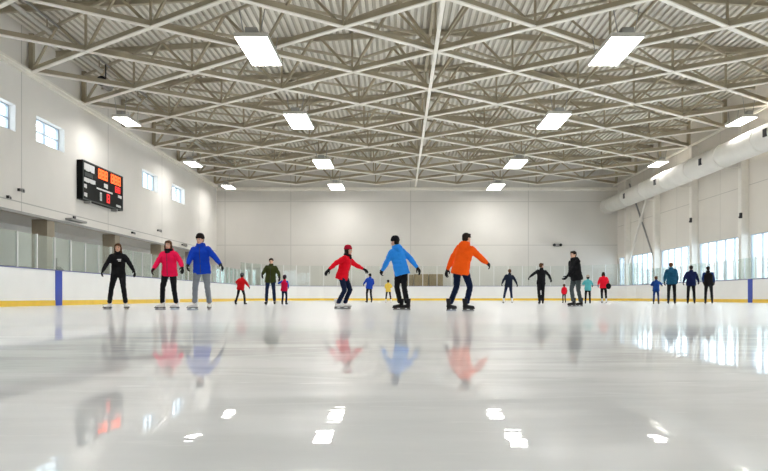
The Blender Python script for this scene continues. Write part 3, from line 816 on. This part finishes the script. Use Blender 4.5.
person('person all in black with both arms spread, feet close together', 28.8, 1.72, 541.0, 541.8, ((529,277.3),(551.4,279.6)), (539.6,542.8), 175,
       BLK, BLK2, 'brown', 'short', 'black', zipper=False, heady=120)
person('person in a black jacket and grey trousers striding to the left, face in profile', 22.4, 1.82, 576.4, 573.6, ((571,276),(564.7,279)), (572.6,581.8), -62,
       BLK, fabric('slate_trousers', (.06, .075, .08)), 'dark', 'short', 'black', hood=True, lean=.03, zipper=False, bulk=1.12, fy=(-.1,.12), hd=(.2,-.1), scarf=BLK, toe=(-10,-10))
person('tiny child in a red suit standing beyond the striding black-jacketed person', 36.0, .96, 564.2, 564.2, ((561.6,293),(566.8,293)), (563,565.4), 180,
       fabric('toddler_red_cloth', (.75, .01, .03)), BLK2, 'brown', 'short', 'black', hs=1.35, zipper=False, bulk=1.15)
person('child in a teal jacket and pale hat beside the red jacket', 31.0, 1.26, 587.8, 588.0, ((583.4,285),(592.9,285.5)), (585.4,590), 166,
       fabric('teal_cloth', (.10, .42, .45)), BLK2, 'dark', 'short', 'black', hat=((.45,.38,.3), False), hs=1.2, zipper=False, bulk=1.1)
person('person in a red jacket carrying a dark bag, right of the teal child', 34.5, 1.55, 603.6, 603.4, ((597.8,285.6),(608.3,284.6)), (602,606.2), 165,
       fabric('crimson_cloth', (.72, .01, .03)), BLK2, 'dark', 'long', 'white', zipper=False, bulk=1.18, hem=-.13)
person('child in a blue coat, smallest of the group by the side windows', 28.8, 1.16, 656.0, 656.2, ((652.6,286),(662.3,285)), (653.6,658.6), 158,
       fabric('kid_blue_cloth', (.012, .05, .22)), JEAN, 'brown', 'short', 'black', hs=1.22, zipper=False, bulk=1.12)
person('person in a teal blue jacket holding the blue-coated child by the hand', 29.8, 1.79, 671.6, 670.9, ((664,283),(677.6,281.5)), (668.3,674.8), 158,
       fabric('petrol_cloth', (.012, .075, .14)), BLK2, 'brown', 'short', 'black', zipper=False, bulk=1.15)
person('person in a dark navy jacket with arms held out, between the teal and black jackets', 30.6, 1.70, 691.0, 691.2, ((683,282.7),(699,282)), (687.8,694.5), 158,
       fabric('ink_blue_cloth', (.008, .014, .06)), BLK2, 'dark', 'short', 'black', zipper=False, bulk=1.14)
person('person in a black vest over blue sleeves, nearest the right rink boards', 30.9, 1.68, 708.6, 708.0, ((703,283),(714.4,283)), (705.4,712.2), 158,
       BLK, BLK2, 'dark', 'short', 'black', zipper=False, bulk=1.1, sleeves=fabric('blue_sleeve_cloth', (.012, .04, .16)))
# the bag in the hand of the red-jacketed person
b = MB(); b.ell((0,0,0), (.13,.09,.15)); e = empty('handbag', ((608.5-VX)*34.2/F, 34.2, .84), 'small dark bag held by the person in the red jacket', 'bag')
link('bag_body', remesh(b, 'bag_body', BLK, .015, 2), e); MB().bar((-.05,0,.13), (0,0,.24), .015, .01).bar((.05,0,.13), (0,0,.24), .015, .01).build('handle', BLK, e)

# ------------------------------------------------------------------ light, camera
w = bpy.data.worlds.new('World'); sc.world = w; w.use_nodes = True
bg = w.node_tree.nodes['Background']
bg.inputs[0].default_value = (.84, .92, 1.0, 1); bg.inputs[1].default_value = 3.6
cam = bpy.data.cameras.new('camera'); co = bpy.data.objects.new('camera', cam); COL.objects.link(co)
co.location = (0, 0, CAMZ); co.rotation_euler = (PI/2, 0, 0)
cam.sensor_width = 36; cam.lens = F/768*36; cam.clip_start = .05; cam.clip_end = 300
cam.shift_x = -(VX-384)/768; cam.shift_y = (VY-235.5)/768
sc.camera = co
sc.view_settings.view_transform = 'Standard'; sc.view_settings.look = 'None'; sc.view_settings.gamma = 1
sc.view_settings.use_curve_mapping = False
sc.view_settings.exposure = 0.58
sc.cycles.diffuse_bounces = 8; sc.cycles.max_bounces = 14; sc.cycles.transparent_max_bounces = 24
